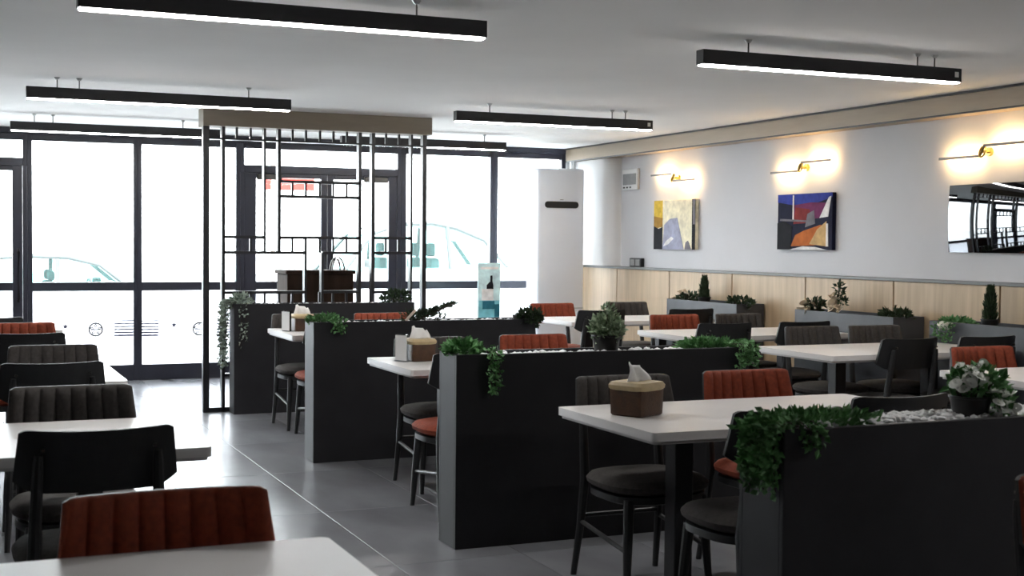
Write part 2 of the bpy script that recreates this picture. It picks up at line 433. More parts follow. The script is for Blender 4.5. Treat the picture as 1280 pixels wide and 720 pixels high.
hbar(GX[4], GX[10], 1.895); hbar(GX[4], GX[10], 1.772)
for k in (5, 6, 7, 8, 9): vbar(GX[k], 1.772, 1.895, .014)
hbar(GX[0], GX[3], 1.430); hbar(GX[4], GX[10], 1.430); hbar(GX[11], GX[14], 1.433)
hbar(GX[0], GX[6], 1.304); hbar(2.903, GX[10], 1.304); hbar(GX[11], GX[14], 1.306)
for k in (2, 5, 7, 8, 9, 12, 13): vbar(GX[k], 1.304, 1.430, .014)
vbar(GX[6], .85, 1.43, .016); vbar(2.903, .85, 1.304, .016)
hbar(GX[0], GX[6], .975); hbar(2.903, GX[10], .975); hbar(GX[11], GX[14], .97)
for k in (1, 2, 3, 4, 5, 7, 8, 9, 12, 13): vbar(GX[k], .85, .975, .014)
hbar(GX[0], GX[14], .85); hbar(GX[0], GX[14], .30); 
for k in (3, 7): vbar(GX[k], .30, .85, .014)
hbar(1.95, 3.80, .02, .035)

# ------------------------------------------------------------------ host stand, poster stand, air conditioner
t = thing('host_stand', 'dark brown wooden host stand behind the lattice screen', 'stand', (3.03, 11.45, 0))
bx('body', (-.30, .30, -.20, .20, 0, 1.11), 'brown_wood', t, bev=.006)
bx('top', (-.315, .315, -.215, .215, 1.11, 1.145), 'brown_wood', t, bev=.006)
bx('plinth', (-.28, .28, -.18, .18, 0, .06), 'black_metal', t)
for dx in (0, .03):
    bm = nb(); tube(bm, [(.19+(.065-dx)*math.cos(a), -.05+dx, 1.145+(.115-dx*.5)*math.sin(a)) for a in [PI*k/12 for k in range(13)]], .008, 6); obj('arched_rail', bm, 'dark_steel', t)
t = thing('poster_stand', 'pale blue upright poster stand by the window', 'sign', (5.195, 12.62, 0))
bx('panel', (-.125, .125, -.012, .012, .05, 1.19), 'ink_pale', t, bev=.003)
bx('foot', (-.14, .14, -.14, .14, 0, .02), 'steel', t, bev=.004)
bm = nb()
def flat(bm, poly, y, mi): prism(bm, poly, y, y+.001, 'y', mi)
def rct(x0, x1, z0, z1): return [(x0, z0), (x1, z0), (x1, z1), (x0, z1)]
flat(bm, rct(-.115, .115, .30, .80), -.0135, 0); flat(bm, rct(-.10, .10, 1.125, 1.15), -.0135, 3)
flat(bm, [(-.03, .86), (.045, .86), (.045, .96), (.035, 1.0), (.035, 1.06), (.01, 1.06), (.01, 1.0), (-.03, .96)], -.0137, 1)
flat(bm, [(-.085, .80), (.045, .80), (.045, .92), (-.085, .92)], -.0145, 3)
flat(bm, rct(-.075, .06, .71, .795), -.0147, 2); flat(bm, rct(.06, .115, .62, .76), -.0147, 2)
for k in range(6): flat(bm, rct(-.09+.02*k, -.075+.02*k, .56, .575), -.0147, 1)
for k in range(7): flat(bm, rct(-.05+.02*k, -.034+.02*k, .49, .515), -.0147, 2)
flat(bm, rct(-.10, .10, .43, .465), -.0147, 3)
obj('print', bm, ['ink_aqua', 'ink_black', 'ink_teal', 'ink_white'], t, smooth=False)
t = thing('air_conditioner', 'tall white floor standing air conditioner with black display slot', 'air conditioner', (6.065, 12.86, 0))
bm = nb(); box(bm, -.275, .275, -.16, .16, .06, 2.205, bev=.03, seg=3); obj('body', bm, 'ac_white', t)
bx('base', (-.265, .265, -.15, .15, 0, .06), 'grey_plastic', t, bev=.005)
bm = nb(); prism(bm, [(-.165+.035*math.cos(a), 1.815+.035*math.sin(a)) for a in [PI/2+PI*k/8 for k in range(9)]]+[(.165+.035*math.cos(a), 1.815+.035*math.sin(a)) for a in [-PI/2+PI*k/8 for k in range(9)]], -.168, -.158, 'y'); obj('display_slot', bm, 'ac_black', t)
bm = nb()
for k in range(12): box(bm, .272, .282, -.12+.02*k, -.11+.02*k, .25, 1.6, bev=.001)
obj('side_grille', bm, 'grey_plastic', t)
bx('lower_seam', (-.272, .272, -.1625, -.155, .70, .706), 'grey_plastic', t)
bx('badge', (-.02, .02, -.1625, -.155, 1.865, 1.872), 'grey_plastic', t)
bm = nb(); tube(bm, [(6.47, 13.28, 0), (6.47, 13.28, 2.318)], .03, 12); tag(obj('riser_pipe', bm, 'white_paint'), 'white vertical pipe between air conditioner and wall casing', 'pipe')

# ------------------------------------------------------------------ wall: thermostat, socket, art, mirror, lamps
t = thing('thermostat', 'white wall thermostat panel with grey screen high on the wall', 'thermostat', (XW, 12.21, 2.08))
bx('casing', (-.03, 0, -.17, .17, -.11, .11), 'white_paint', t, bev=.006)
bx('screen', (-.034, -.028, -.14, .14, -.055, .06), 'grey_plastic', t, bev=.002)
for k in range(3): bx('button', (-.036, -.030, .10-.07*k, .13-.07*k, -.09, -.075), 'ac_black', t)
t = thing('wall_socket', 'dark socket box on the wall just above the cap rail', 'socket', (XW, 12.04, 1.205))
bx('casing', (-.045, 0, -.125, .125, -.043, .05), 'ac_black', t, bev=.006)
bx('cover', (-.050, -.042, -.10, -.01, -.03, .035), 'grey_plastic', t, bev=.003); bx('cover', (-.050, -.042, .01, .10, -.03, .035), 'grey_plastic', t, bev=.003)
def art(label, yc, zc, wd, ht, inks, polys):
    """u runs from the far (window) edge to the near edge; v runs up"""
    t = thing('canvas_art', label, 'painting', (XW, yc, zc))
    bx('canvas', (-.04, -.002, -wd/2, wd/2, -ht/2, ht/2), inks[0], t, bev=.003)
    bm = nb()
    for k, (mi, pl) in enumerate(polys):
        prism(bm, [(wd/2-u*wd, -ht/2+v*ht) for u, v in pl], -.0405-.0004*(k+1), -.0395, 'x', mi)
    obj('print', bm, inks, t, smooth=False)
art('cream abstract canvas with a yellow and black strip and grey wedge', 11.26, 1.595, .80, .49, ['ink_cream', 'ink_yellow', 'ink_ochre', 'ink_black', 'ink_lilac', 'ink_white', 'ink_grey'],
    [(1, [(0, .62), (.22, .62), (.22, 1), (0, 1)]), (2, [(0, .42), (.22, .46), (.22, .64), (0, .68)]), (3, [(0, 0), (.22, 0), (.22, .46), (.12, .42), (0, .48)]),
     (4, [(.22, 0), (.74, 0), (.58, .64), (.40, .62), (.26, .50)]), (5, [(.24, .06), (.36, .10), (.50, .22), (.44, .26), (.30, .16)]), (6, [(.76, 0), (.92, 0), (.84, .18), (.78, .14)]), (3, [(.93, 0), (1, 0), (1, 1), (.93, 1)]), (6, [(.95, .5), (1, .5), (1, 1), (.95, 1)])])
art('dark blue and orange abstract canvas hung beneath a warm bar lamp', 9.12, 1.60, .76, .47, ['ink_navy', 'ink_blue', 'ink_plum', 'ink_wine', 'ink_orange', 'ink_sand', 'ink_grey', 'ink_white', 'ink_black'],
    [(1, [(0, .86), (.30, .80), (.70, .82), (1, .92), (1, 1), (0, 1)]), (2, [(.28, .52), (.80, .56), (.96, .82), (.62, .84), (.30, .80)]), (3, [(.30, .46), (.62, .48), (.60, .72), (.34, .76)]),
     (6, [(.52, .40), (.70, .46), (.68, .70), (.56, .64)]), (4, [(.26, .06), (.70, .08), (.92, .30), (.80, .44), (.50, .34), (.34, .26)]), (5, [(.60, .10), (.94, .06), (.90, .50), (.74, .36)]),
     (8, [(0, 0), (.26, 0), (.28, .42), (.12, .52), (0, .48)]), (7, [(.78, .56), (.94, .92), (.98, .94), (.93, .58)]), (7, [(.24, 0), (.92, 0), (.70, .05), (.48, .06)]), (7, [(.90, .06), (.94, .06), (.93, .46), (.90, .46)]), (7, [(.29, .53), (.31, .53), (.31, .98), (.29, .98)]), (6, [(.05, .52), (.60, .49), (.60, .52), (.06, .56)])])
t = thing('wall_mirror', 'dark frameless mirror on the wall reflecting the windows', 'mirror', (XW, 6.86, 1.60))
bm = nb(); gr = [[bm.verts.new((-.012-.022*(1-(i/12-1)**2)-.010*(1-(j/8-1)**2), -.56+1.12*i/24, -.24+.48*j/16)) for j in range(17)] for i in range(25)]
for i in range(24):
    for j in range(16): bm.faces.new([gr[i][j], gr[i+1][j], gr[i+1][j+1], gr[i][j+1]])
obj('glass', bm, 'mirror', t, angle=80)
bx('backing', (-.0065, -.001, -.54, .54, -.22, .22), 'black_metal', t)
def wall_lamp(label, yc, zc, flip):
    t = thing('wall_lamp', label, 'lamp', (XW, yc, zc), 0, 'warm bar lamps on the grey wall')
    bm = nb(); tube(bm, [(0, 0, 0), (-.02, 0, 0)], [.03, .03], 16); tube(bm, [(-.02, 0, 0), (-.07, 0, 0)], .012, 10); obj('wall_plate', bm, 'brass', t)
    bm = nb(); tube(bm, [(-.072+.012*math.cos(a), .028*math.sin(a), .038*math.cos(a)) for a in [2*PI*k/16 for k in range(17)]], .006, 8); tube(bm, [(-.075, .02, -.03), (-.075, -.02, .04)], .008, 8); obj('knuckle', bm, 'brass', t)
    z1, z2 = (.04, -.03) if flip else (-.03, .04)
    for (y0, y1, z_) in ((.02, .42, z1), (-.42, -.02, z2)):
        b = bx('arm', (-.086, -.076, y0, y1, z_-.009, z_+.009), 'dark_steel', t, bev=.002)
        bx('light_strip', (-.0755, -.072, y0+.05, y1-.03, z_-.007, z_+.007), 'led_warm', b)
wall_lamp('two-armed warm wall lamp above the cream abstract canvas', 11.24, 2.055, True)
wall_lamp('two-armed warm wall lamp above the dark blue and orange canvas', 9.14, 2.055, False)
wall_lamp('two-armed warm wall lamp above the dark mirror', 7.04, 2.06, False)

# ------------------------------------------------------------------ linear ceiling lights
def linear_light(label, x0, x1, y, rods, chip=True):
    t = thing('linear_light', label, 'ceiling light', ((x0+x1)/2, y, 0), 0, 'black linear lights hung from the ceiling')
    h = (x1-x0)/2; zb, zt = 2.325, 2.40
    bm = nb(); box(bm, -h, h, -.035, -.030, zb, zt, bev=.001); box(bm, -h, h, .030, .035, zb, zt, bev=.001); box(bm, -h, h, -.030, .030, zt-.005, zt)
    obj('housing', bm, 'black_metal', t)
    for s in (-1, 1): bx('end_cap', (s*h-.004, s*h+.004, -.035, .035, zb, zt), 'black_metal', t, bev=.001)
    bx('diffuser', (-h+.004, h-.004, -.0295, .0295, zb-.006, zb+.012), 'led_white', t)
    if chip: bx('sticker', (h-.045, h-.018, -.0365, -.035, zt-.05, zt-.02), 'card_white', t)
    for rx in rods:
        bm = nb(); tube(bm, [(rx-(x0+x1)/2, 0, zt-.002), (rx-(x0+x1)/2, 0, ZC-.012)], .004, 6); rd = obj('suspension_rod', bm, 'dark_steel', t)
        bm = nb(); tube(bm, [(rx-(x0+x1)/2, 0, ZC-.016), (rx-(x0+x1)/2, 0, ZC)], [.010, .022], 10); obj('ceiling_cup', bm, 'steel', rd)
linear_light('black linear light above the aisle, third from the windows', .49, 2.24, 5.53, (.85, 1.92), False)
linear_light('black linear light above the aisle, second from the windows', .49, 2.24, 9.18, (.68, .82, 1.95), False)
linear_light('black linear light above the aisle, closest to the windows', .51, 2.27, 11.95, (.70, .85, 1.95), False)
linear_light('black linear light above planter rows, third from the windows, with sticker', 3.56, 5.24, 5.82, (3.85, 4.96, 5.08))
linear_light('black linear light above planter rows, second from the windows, with sticker', 3.56, 5.25, 9.34, (3.84, 4.90, 5.02))
linear_light('added out-of-view linear light above planter rows, fourth from the windows, with sticker', 3.56, 5.24, 2.25, (3.85, 4.96, 5.08))  # out of view; added to brighten the rose planter, continuing the row
linear_light('black linear light behind the lattice screen, closest to the windows', 3.44, 5.12, 12.05, (3.72, 4.9), False)

# ------------------------------------------------------------------ planters
def planter(label, y0, x0=2.12, x1=3.65, h=.89, th=.22, m='anthracite', axis='x', group='low divider planters with pebble tops', y1=None):
    t = thing('planter_divider' if axis == 'x' else 'trough_planter', label, 'planter', ((x0+x1)/2, (y0+(y1 or y0+th))/2, 0), 0, group)
    hx = (x1-x0)/2; hy = ((y1 or y0+th)-y0)/2; p = .018
    bx('front_panel', (-hx, hx, -hy, -hy+p, .0, h), m, t, bev=.0015)
    bx('back_panel', (-hx, hx, hy-p, hy, .0, h), m, t, bev=.0015)
    for s in (-1, 1): bx('end_panel', (min(s*hx, s*(hx-p)), max(s*hx, s*(hx-p)), -hy+p, hy-p, .0, h), m, t, bev=.0015)
    bx('tray', (-hx+p, hx-p, -hy+p, hy-p, h-.10, h-.045), 'soil', t)
    return t
def pebbles(label, x0, x1, y0, y1, z, n, seed, r=.014):
    rnd = random.Random(seed); bm = nb()
    for k in range(n):
        t = bmesh.new(); bmesh.ops.create_icosphere(t, subdivisions=1, radius=1)
        s = r*rnd.uniform(.7, 1.3)
        mt = Matrix.Translation((rnd.uniform(x0+s, x1-s), rnd.uniform(y0+s, y1-s), z+rnd.uniform(-.006, .018))) @ Matrix.Rotation(rnd.uniform(0, 6), 4, 'Z') @ Matrix.Diagonal((s*1.3, s, s*.8, 1))
        merge(bm, t, mt)
    o = obj('pebbles', bm, 'pebble_white'); return tag(o, label, 'pebbles', None, 'stuff')
PY = [10.54, 8.04, 5.53, 3.00]
ordn = ['first', 'second', 'third', 'fourth']
plab = ['black divider planter pushed up against the lattice screen', 'black divider planter, second in the row from the lattice screen',
        'black divider planter holding the bushy variegated pot plant', 'black divider planter holding the pot of white roses']
pbl = ['white pebbles in the planter against the lattice screen', 'white pebbles in the planter holding the leaning dark plant',
       'white pebbles in the planter holding the variegated pot plant', 'white pebbles around the pot of white roses']
for k, y in enumerate(PY):
    y_ = y-.02 if k == 0 else y
    planter(plab[k], y_, th=.19 if k == 0 else .22)
    pebbles(pbl[k], 2.14, 3.63, y_+.02, y_+(.17 if k == 0 else .20), .862 if k < 3 else .876, 420 if k < 3 else 700, 10+k)
WPY = [(9.65, 10.85), (7.60, 8.80), (5.85, 7.22)]
wlab = ['grey planter along the oak wainscot nearest the air conditioner', 'grey planter along the oak wainscot under the blue and orange canvas', 'grey planter along the oak wainscot under the dark mirror']
for k, (a, b) in enumerate(WPY):
    planter(wlab[k], a, 6.30, 6.585, .885, m='wall_planter_grey', axis='y', group='grey planters along the wainscot', y1=b)

# ------------------------------------------------------------------ plants
def leaf(bm, p, d, ln, wd, rnd, mi=0):
    d = d.normalized(); s = d.cross(Vector((rnd.uniform(-1, 1), rnd.uniform(-1, 1), rnd.uniform(-1, 1))))
    if s.length < 1e-3: s = Vector((1, 0, 0))
    s.normalize(); n = d.cross(s)
    a = bm.verts.new(p); b = bm.verts.new(p+d*ln*.45+s*wd*.5+n*wd*.15); c = bm.verts.new(p+d*ln-n*ln*.1); e = bm.verts.new(p+d*ln*.45-s*wd*.5+n*wd*.15)
    for f in ((a, b, c), (a, c, e)):
        q = bm.faces.new(f); q.material_index = mi
def bush(bm, c, rx, ry, rz, n, ln, wd, seed, mi=0, lo=-1.):
    rnd = random.Random(seed)
    for k in range(n):
        while True:
            v = Vector((rnd.uniform(-1, 1), rnd.uniform(-1, 1), rnd.uniform(lo, 1)))
            if v.length < 1: break
        d = Vector((v.x, v.y, v.z*.6+.5))+Vector((rnd.uniform(-.6, .6), rnd.uniform(-.6, .6), rnd.uniform(-.6, .4)))
        leaf(bm, Vector(c)+Vector((v.x*rx, v.y*ry, v.z*rz)), d, ln*rnd.uniform(.6, 1.2), wd*rnd.uniform(.7, 1.2), rnd, mi)
def vine(bm, sm, p0, out, drop, n, seed, ln=.03, wd=.02, spread=.018):
    rnd = random.Random(seed); p = Vector(p0); pts = [p.copy()]
    o = Vector(out)
    pts.append(p+o*.5+Vector((0, 0, .015))); pts.append(p+o)
    m = 6
    for k in range(1, m+1): pts.append(p+o+Vector((rnd.uniform(-.01, .01), rnd.uniform(-.01, .01), -drop*k/m)))
    tube(sm, pts, .002, 4)
    for k in range(n):
        f = rnd.random()*(len(pts)-1); i = int(f); q = pts[i].lerp(pts[min(i+1, len(pts)-1)], f-i)
        q = q+Vector((rnd.uniform(-1, 1), rnd.uniform(-1, 1), rnd.uniform(-1, 1)))*spread
        if q.x > 2.118 and o.x < 0 and q.z < .885: q.x = 2.115
        leaf(bm, q, Vector((rnd.uniform(-1, 1)+o.x*8, rnd.uniform(-1, 1)+o.y*8, rnd.uniform(-1, .6))), ln*rnd.uniform(.6, 1.2), wd, rnd)
def plant(name, label, loc, foliage_fn, leafm, pot=None, potm='pot_black', group=None, cat='plant'):
    t = thing(name, label, cat, loc, 0, group)
    if pot:
        r, h = pot
        bm = nb(); lathe(bm, [(r*.75, 0), (r*.9, h*.5), (r, h*.92), (r*1.06, h*.93), (r*1.06, h), (r*.9, h), (r*.88, h*.88)], seg=20); pt = obj('pot', bm, potm, t)
        bm = nb(); lathe(bm, [(r*.86, h*.80), (r*.86, h*.9)], seg=16); obj('soil', bm, 'soil', pt)
    bm, sm = nb(), nb()
    foliage_fn(bm, sm)
    obj('foliage', bm, leafm, t, smooth=False)
    if len(sm.verts): obj('stems', sm, 'stem_brown', t)
    else: sm.free()
    return t
ZP = .875
def stems(sm, n, r, h, seed):
    rnd = random.Random(seed)
    for k in range(n):
        a = rnd.uniform(0, 2*PI); tube(sm, [(0, 0, 0), (r*.4*math.cos(a), r*.4*math.sin(a), h*.5), (r*math.cos(a), r*math.sin(a), h)], .003, 5)
# planter against the screen
def f(bm, sm):
    bush(bm, (0, 0, .03), .09, .07, .06, 170, .04, .025, 1)
    for k in range(9): vine(bm, sm, (.0, -.07+.018*k, .02), (-.12-.004*(k % 3), 0, 0), .52-.05*(k % 4), 110, 20+k, spread=.028)
    for k in range(2): vine(bm, sm, (-.02+.045*k, -.05, .02), (0, -.075, 0), .38-.08*k, 40, 130+k, ln=.026, spread=.012)
plant('trailing_plant', 'pale grey-green trailing plant falling down the planter end at the screen', (2.19, 10.63, ZP), f, 'leaf_pale')
def f(bm, sm): stems(sm, 6, .06, .05, 3); bush(bm, (0, 0, .05), .13, .08, .06, 220, .045, .025, 4)
plant('low_shrub', 'low dark green shrub at the far end of the planter against the screen', (3.52, 10.62, ZP), f, 'leaf_dark')
# second planter
def f(bm, sm):
    bush(bm, (.02, 0, .02), .10, .08, .03, 240, .036, .022, 5)
    for k in range(3): vine(bm, sm, (.06+.03*k, -.05, .02), (0, -.09, 0), .06, 30, 30+k, ln=.025)
plant('trailing_plant', 'small green trailing plant on the second planter from the screen', (2.19, 8.15, ZP), f, 'leaf_green')
def f(bm, sm):
    rnd = random.Random(8)
    tube(sm, [(-.10, 0, .0), (.0, 0, .03), (.22, -.02, .12)], [.012, .01, .004], 6)
    for k in range(420):
        u = rnd.random(); p = Vector((-.10+.32*u, rnd.uniform(-.03, .03)*(1-u*.7), .02+.10*u+rnd.uniform(-.02, .03)*(1-u*.5)))
        leaf(bm, p, Vector((1, rnd.uniform(-.6, .6), .35+rnd.uniform(-.7, .7))), .05*rnd.uniform(.5, 1.1), .008, rnd)
    bush(bm, (0, 0, .03), .16, .07, .04, 260, .045, .010, 9)
plant('leaning_plant', 'spiky near-black plant leaning over the second planter', (2.88, 8.15, ZP), f, 'leaf_dark')
def f(bm, sm): stems(sm, 5, .05, .10, 6); bush(bm, (.03, -.05, .05), .085, .09, .055, 330, .04, .025, 11)
plant('potted_shrub', 'dark green shrub in a black pot at the second planter end', (3.60, 8.13, .845), f, 'leaf_dark', (.075, .07))
bm = nb(); box(bm, -.05, .05, -.004, .004, -.008, .008, bev=.002, rot=Matrix.Translation((2.77, 8.06, .925)) @ Matrix.Rotation(-.8, 4, 'Y'))
tag(obj('wooden_tag', bm, 'cream_paint'), 'pale tilted plant tag beside the leaning dark plant', 'plant tag')
# third planter
def f(bm, sm):
    bush(bm, (.0, 0, .03), .085, .085, .035, 330, .038, .026, 12)
    for k in range(3): vine(bm, sm, (.09+.012*k, -.05, .02), (0, -.10, 0), .20-.03*(k % 3), 50, 40+k, ln=.030)
plant('trailing_plant', 'green trailing plant at the aisle end beside the variegated pot planter', (2.19, 5.64, ZP), f, 'leaf_green')
def f(bm, sm):
    stems(sm, 8, .05, .20, 13)
    bush(bm, (0, 0, .125), .07, .07, .07, 420, .038, .028, 14); bush(bm, (.01, .01, .195), .035, .035, .045, 60, .035, .018, 15)
plant('potted_bush', 'bushy variegated plant in a black pot on the third planter', (2.94, 5.64, .86), f, 'leaf_variegated', (.070, .10))
def f(bm, sm):
    bush(bm, (-.03, 0, .012), .17, .08, .03, 560, .038, .024, 16)
    for k in range(5): vine(bm, sm, (.06+.02*k, -.05, .02), (0, -.10, 0), .10-.012*(k % 4), 34, 60+k, ln=.030)
    for k in range(4): vine(bm, sm, (.10, -.07+.03*k, .02), (.09, 0, 0), .09, 34, 70+k, ln=.030)
plant('trailing_plant', 'long green trailing plant at the wall-side end of the third planter', (3.55, 5.64, ZP), f, 'leaf_green')
# fourth planter
def f(bm, sm):
    bush(bm, (.09, 0, .012), .25, .09, .03, 1000, .030, .020, 17)
    for k in range(12): vine(bm, sm, (-.02, -.10+.012*k, .02), (-.083-.005*(k % 3), 0, 0), .18-.02*(k % 4), 110, 80+k, ln=.026, wd=.019, spread=.016)
    for k in range(3): vine(bm, sm, (-.02+.02*k, -.06, .02), (0, -.075, 0), .05, 26, 95+k, ln=.026)
plant('trailing_plant', 'dense green trailing plant spilling over the planter with white roses', (2.20, 3.11, ZP), f, 'leaf_green')
def blossoms(t, spots, r, m, name='blossom', seed=1):
    """layered cup of petals, shared mesh"""
    bm = nb()
    for ring, (nn, rr, zz, tilt) in enumerate(((6, 1.0, 0, .9), (5, .72, .12, .55), (4, .42, .22, .25))):
        for k in range(nn):
            a = 2*PI*k/nn+ring*.5; ca, sa = math.cos(a), math.sin(a)
            p0 = bm.verts.new((.12*ca, .12*sa, zz*.5))
            w_ = .55*rr; e = Vector((ca, sa, 0)); s = Vector((-sa, ca, 0)); o1 = e*rr*.62+Vector((0, 0, zz+.16)); o2 = e*rr+Vector((0, 0, zz+.45*(1-tilt)+.12))
            v1, v2 = bm.verts.new(o1+s*w_), bm.verts.new(o1-s*w_); v3, v4 = bm.verts.new(o2+s*w_*.7), bm.verts.new(o2-s*w_*.7)
            bm.faces.new((p0, v2, v1)); bm.faces.new((v1, v2, v4, v3))
    me = None; rnd = random.Random(seed); first_ = None
    for (x, y, z, q) in spots:
        if first_ is None: first_ = obj(name, bm, m, t); o = first_
        else: o = first_.copy(); C.objects.link(o)
        o.location = (x, y, z); o.scale = (r*q,)*3; o.rotation_euler = (rnd.uniform(.2, 1.0), rnd.uniform(-.5, .5), rnd.uniform(0, 6))
def f(bm, sm):
    stems(sm, 9, .07, .13, 21); bush(bm, (.02, 0, .12), .085, .07, .05, 200, .04, .028, 22); bush(bm, (.07, -.02, .06), .06, .05, .04, 90, .04, .028, 23)
t = plant('rose_pot', 'black pot of white artificial roses standing among white pebbles', (2.87, 3.10, .862), f, 'leaf_green', (.062, .085))
blossoms(t, [(-.085, -.03, .125, 1), (-.05, -.05, .14, 1.1), (-.03, -.03, .165, 1.1), (-.015, .02, .17, .9), (.0, -.06, .12, 1.0), (.045, -.06, .075, 1.15), (.075, -.05, .095, 1.1), (.09, -.03, .07, 1), (.065, -.065, .05, 1), (.12, -.05, .035, .95), (.03, -.02, .185, .7), (.10, .0, .11, .9), (-.07, -.05, .11, .9), (-.06, -.065, .13, .9), (-.035, -.07, .15, 1), (.02, -.075, .10, 1), (.06, -.08, .085, 1.1), (.085, -.07, .06, 1), (.105, -.06, .09, .9), (.13, -.06, .02, .8), (-.095, -.045, .115, .8), (-.02, -.08, .135, .9), (.03, -.085, .07, .9), (.0, -.04, .18, .8), (.11, -.075, .05, .8), (-.045, .0, .175, .8)], .021, 'petal_white', 'rose', 5)
# wall planters
def cyp(h, seed):
    def f(bm, sm):
        rnd = random.Random(seed); tube(sm, [(0, 0, 0), (0, 0, h*.9)], [.008, .003], 5)
        for k in range(460):
            u = rnd.random(); r = .055*(1-u)**.7*(1 if u > .1 else .6); a = rnd.uniform(0, 2*PI)
            leaf(bm, Vector((r*math.cos(a)*rnd.random(), r*math.sin(a)*rnd.random(), .02+h*.9*u)), Vector((.5*math.cos(a), .5*math.sin(a), 1)), .055, .012, rnd)
    return f
plant('dwarf_cypress', 'narrow dark cypress in a pot, grey planter nearest the air conditioner', (6.45, 10.42, .845), cyp(.24, 31), 'leaf_dark', (.06, .07))
plant('dwarf_cypress', 'narrow dark cypress in a pot, grey planter under the mirror', (6.45, 6.80, .845), cyp(.27, 32), 'leaf_dark', (.06, .07))
def f(bm, sm): stems(sm, 5, .07, .09, 33); bush(bm, (0, 0, .05), .10, .10, .05, 160, .045, .03, 34)
t = plant('flower_clump', 'brown-leaved clump with white blossoms at the planter end near air conditioner', (6.43, 10.68, .845), f, 'leaf_dark')
blossoms(t, [(-.09, .10, .03, 1.3), (-.08, .13, .02, 1.2), (-.05, .05, .10, 1.2), (-.03, .0, .11, 1.0), (-.06, -.06, .10, 1.0), (0, .1, .09, 1.1)], .03, 'petal_cream', 'blossom', 7)
def f(bm, sm): stems(sm, 5, .07, .05, 35); bush(bm, (0, 0, .03), .10, .17, .055, 240, .05, .03, 36)
plant('low_shrub', 'dark low shrub at the end of the grey planter nearest air conditioner', (6.42, 9.78, .845), f, 'leaf_dark')
def f(bm, sm): stems(sm, 6, .07, .12, 37); bush(bm, (0, .02, .07), .07, .09, .06, 120, .045, .03, 38)
t = plant('flower_clump', 'cream blossoms with dark leaves in the planter under the blue canvas', (6.42, 8.68, .845), f, 'leaf_dark')
blossoms(t, [(-.09, .08, .03, 1.3), (-.08, .04, .02, 1.4), (-.09, -.02, .03, 1.2), (-.07, .05, .09, 1.4), (-.05, -.01, .08, 1.2)], .032, 'petal_cream', 'blossom', 8)
def f(bm, sm):
    tube(sm, [(0, 0, 0), (.01, .02, .14), (0, -.01, .27)], .004, 5)
    bush(bm, (0, -.01, .21), .03, .03, .07, 60, .04, .025, 39); bush(bm, (0, -.06, .12), .03, .03, .04, 40, .04, .025, 40)
t = plant('orchid', 'tall dark-stemmed plant with cream blossoms in the planter under blue canvas', (6.44, 8.42, .845), f, 'leaf_dark')
blossoms(t, [(-.02, .06, .14, 1.3), (-.02, .04, .10, 1.4), (-.03, .0, .12, 1.3), (-.02, .07, .06, 1.3), (-.04, .02, .06, 1.4), (-.03, -.03, .07, 1.2), (-.02, .02, .17, 1.1), (-.03, -.06, .05, 1.2)], .032, 'petal_cream', 'blossom', 9)
def f(bm, sm): stems(sm, 4, .05, .05, 41); bush(bm, (0, 0, .035), .09, .12, .05, 200, .055, .03, 42)
plant('low_shrub', 'dark low shrub at the end of the planter under the blue canvas', (6.42, 7.72, .845), f, 'leaf_dark')
def f(bm, sm):
    bush(bm, (0, .02, .02), .08, .16, .03, 220, .045, .028, 43)
    for k in range(4): vine(bm, sm, (-.06, -.1+.05*k, .02), (-.10, 0, 0), .10, 24, 100+k)
t = plant('flower_clump', 'green trailing plant with one white blossom cluster in planter under mirror', (6.42, 7.06, .845), f, 'leaf_green')
blossoms(t, [(-.15, -.03, .00, 1.4), (-.14, .0, .015, 1.3), (-.15, -.06, .01, 1.3)], .03, 'petal_white', 'blossom', 10)

# ------------------------------------------------------------------ tables
def make_table():
    t = thing('dining_table', '', 'table', (0, 0, 0), 0, 'white topped dining tables')
    L, D, r = .71, .395, .022
    poly = []
    for (cx, cy, a0) in ((L-r, D-r, 0), (-L+r, D-r, PI/2), (-L+r, -D+r, PI), (L-r, -D+r, 3*PI/2)):
        for k in range(5): poly.append((cx+r*math.cos(a0+PI/2*k/4), cy+r*math.sin(a0+PI/2*k/4)))
    bm = nb(); prism(bm, poly, .708, .7395, 'z'); obj('table_top', bm, 'table_laminate', t)
    bm = nb(); prism(bm, [(x*.985, y*.97) for x, y in poly], .696, .708, 'z'); obj('under_board', bm, 'table_edge', t)
    for s in (-1, 1):
        bx('leg', (s*.37-.04, s*.37+.04, -.04, .04, .012, .696), 'black_metal', t, bev=.003)
        bx('foot', (s*.37-.05, s*.37+.05, -.30, .30, 0, .014), 'black_metal', t, bev=.003)
        bx('bracket', (s*.37-.06, s*.37+.06, -.25, .25, .684, .6955), 'black_metal', t, bev=.002)
    return t
tab0 = make_table(); tused = [False]
def table(x, y, label):
    o = tab0 if not tused[0] else copy_tree(tab0)
    tused[0] = True
    o.location = (x, y, 0); o['label'] = label
T = {}
CEN = 2.93
table(CEN, 9.39, 'white table between the first and second planters from the lattice screen')
table(2.91, 6.78, 'white table between the second and third planters from the lattice screen')
table(2.975, 4.375, 'white table between the variegated plant planter and the white rose planter')
RX = 5.57
table(RX-.03, 10.28, 'white table in the wall row, nearest the air conditioner')
table(RX, 8.43, 'white table in the wall row, second from the air conditioner')
table(RX, 6.80, 'white table in the wall row, third from the air conditioner')
table(RX, 5.10, 'white table in the wall row, fourth from the air conditioner')
LX = .07
for y, n in ((2.44, 'fifth'), (4.60, 'fourth'), (6.72, 'third'), (8.72, 'second'), (10.42, 'first')):
    table(LX, y, 'white table in the row opposite the planters, %s from the windows' % n)

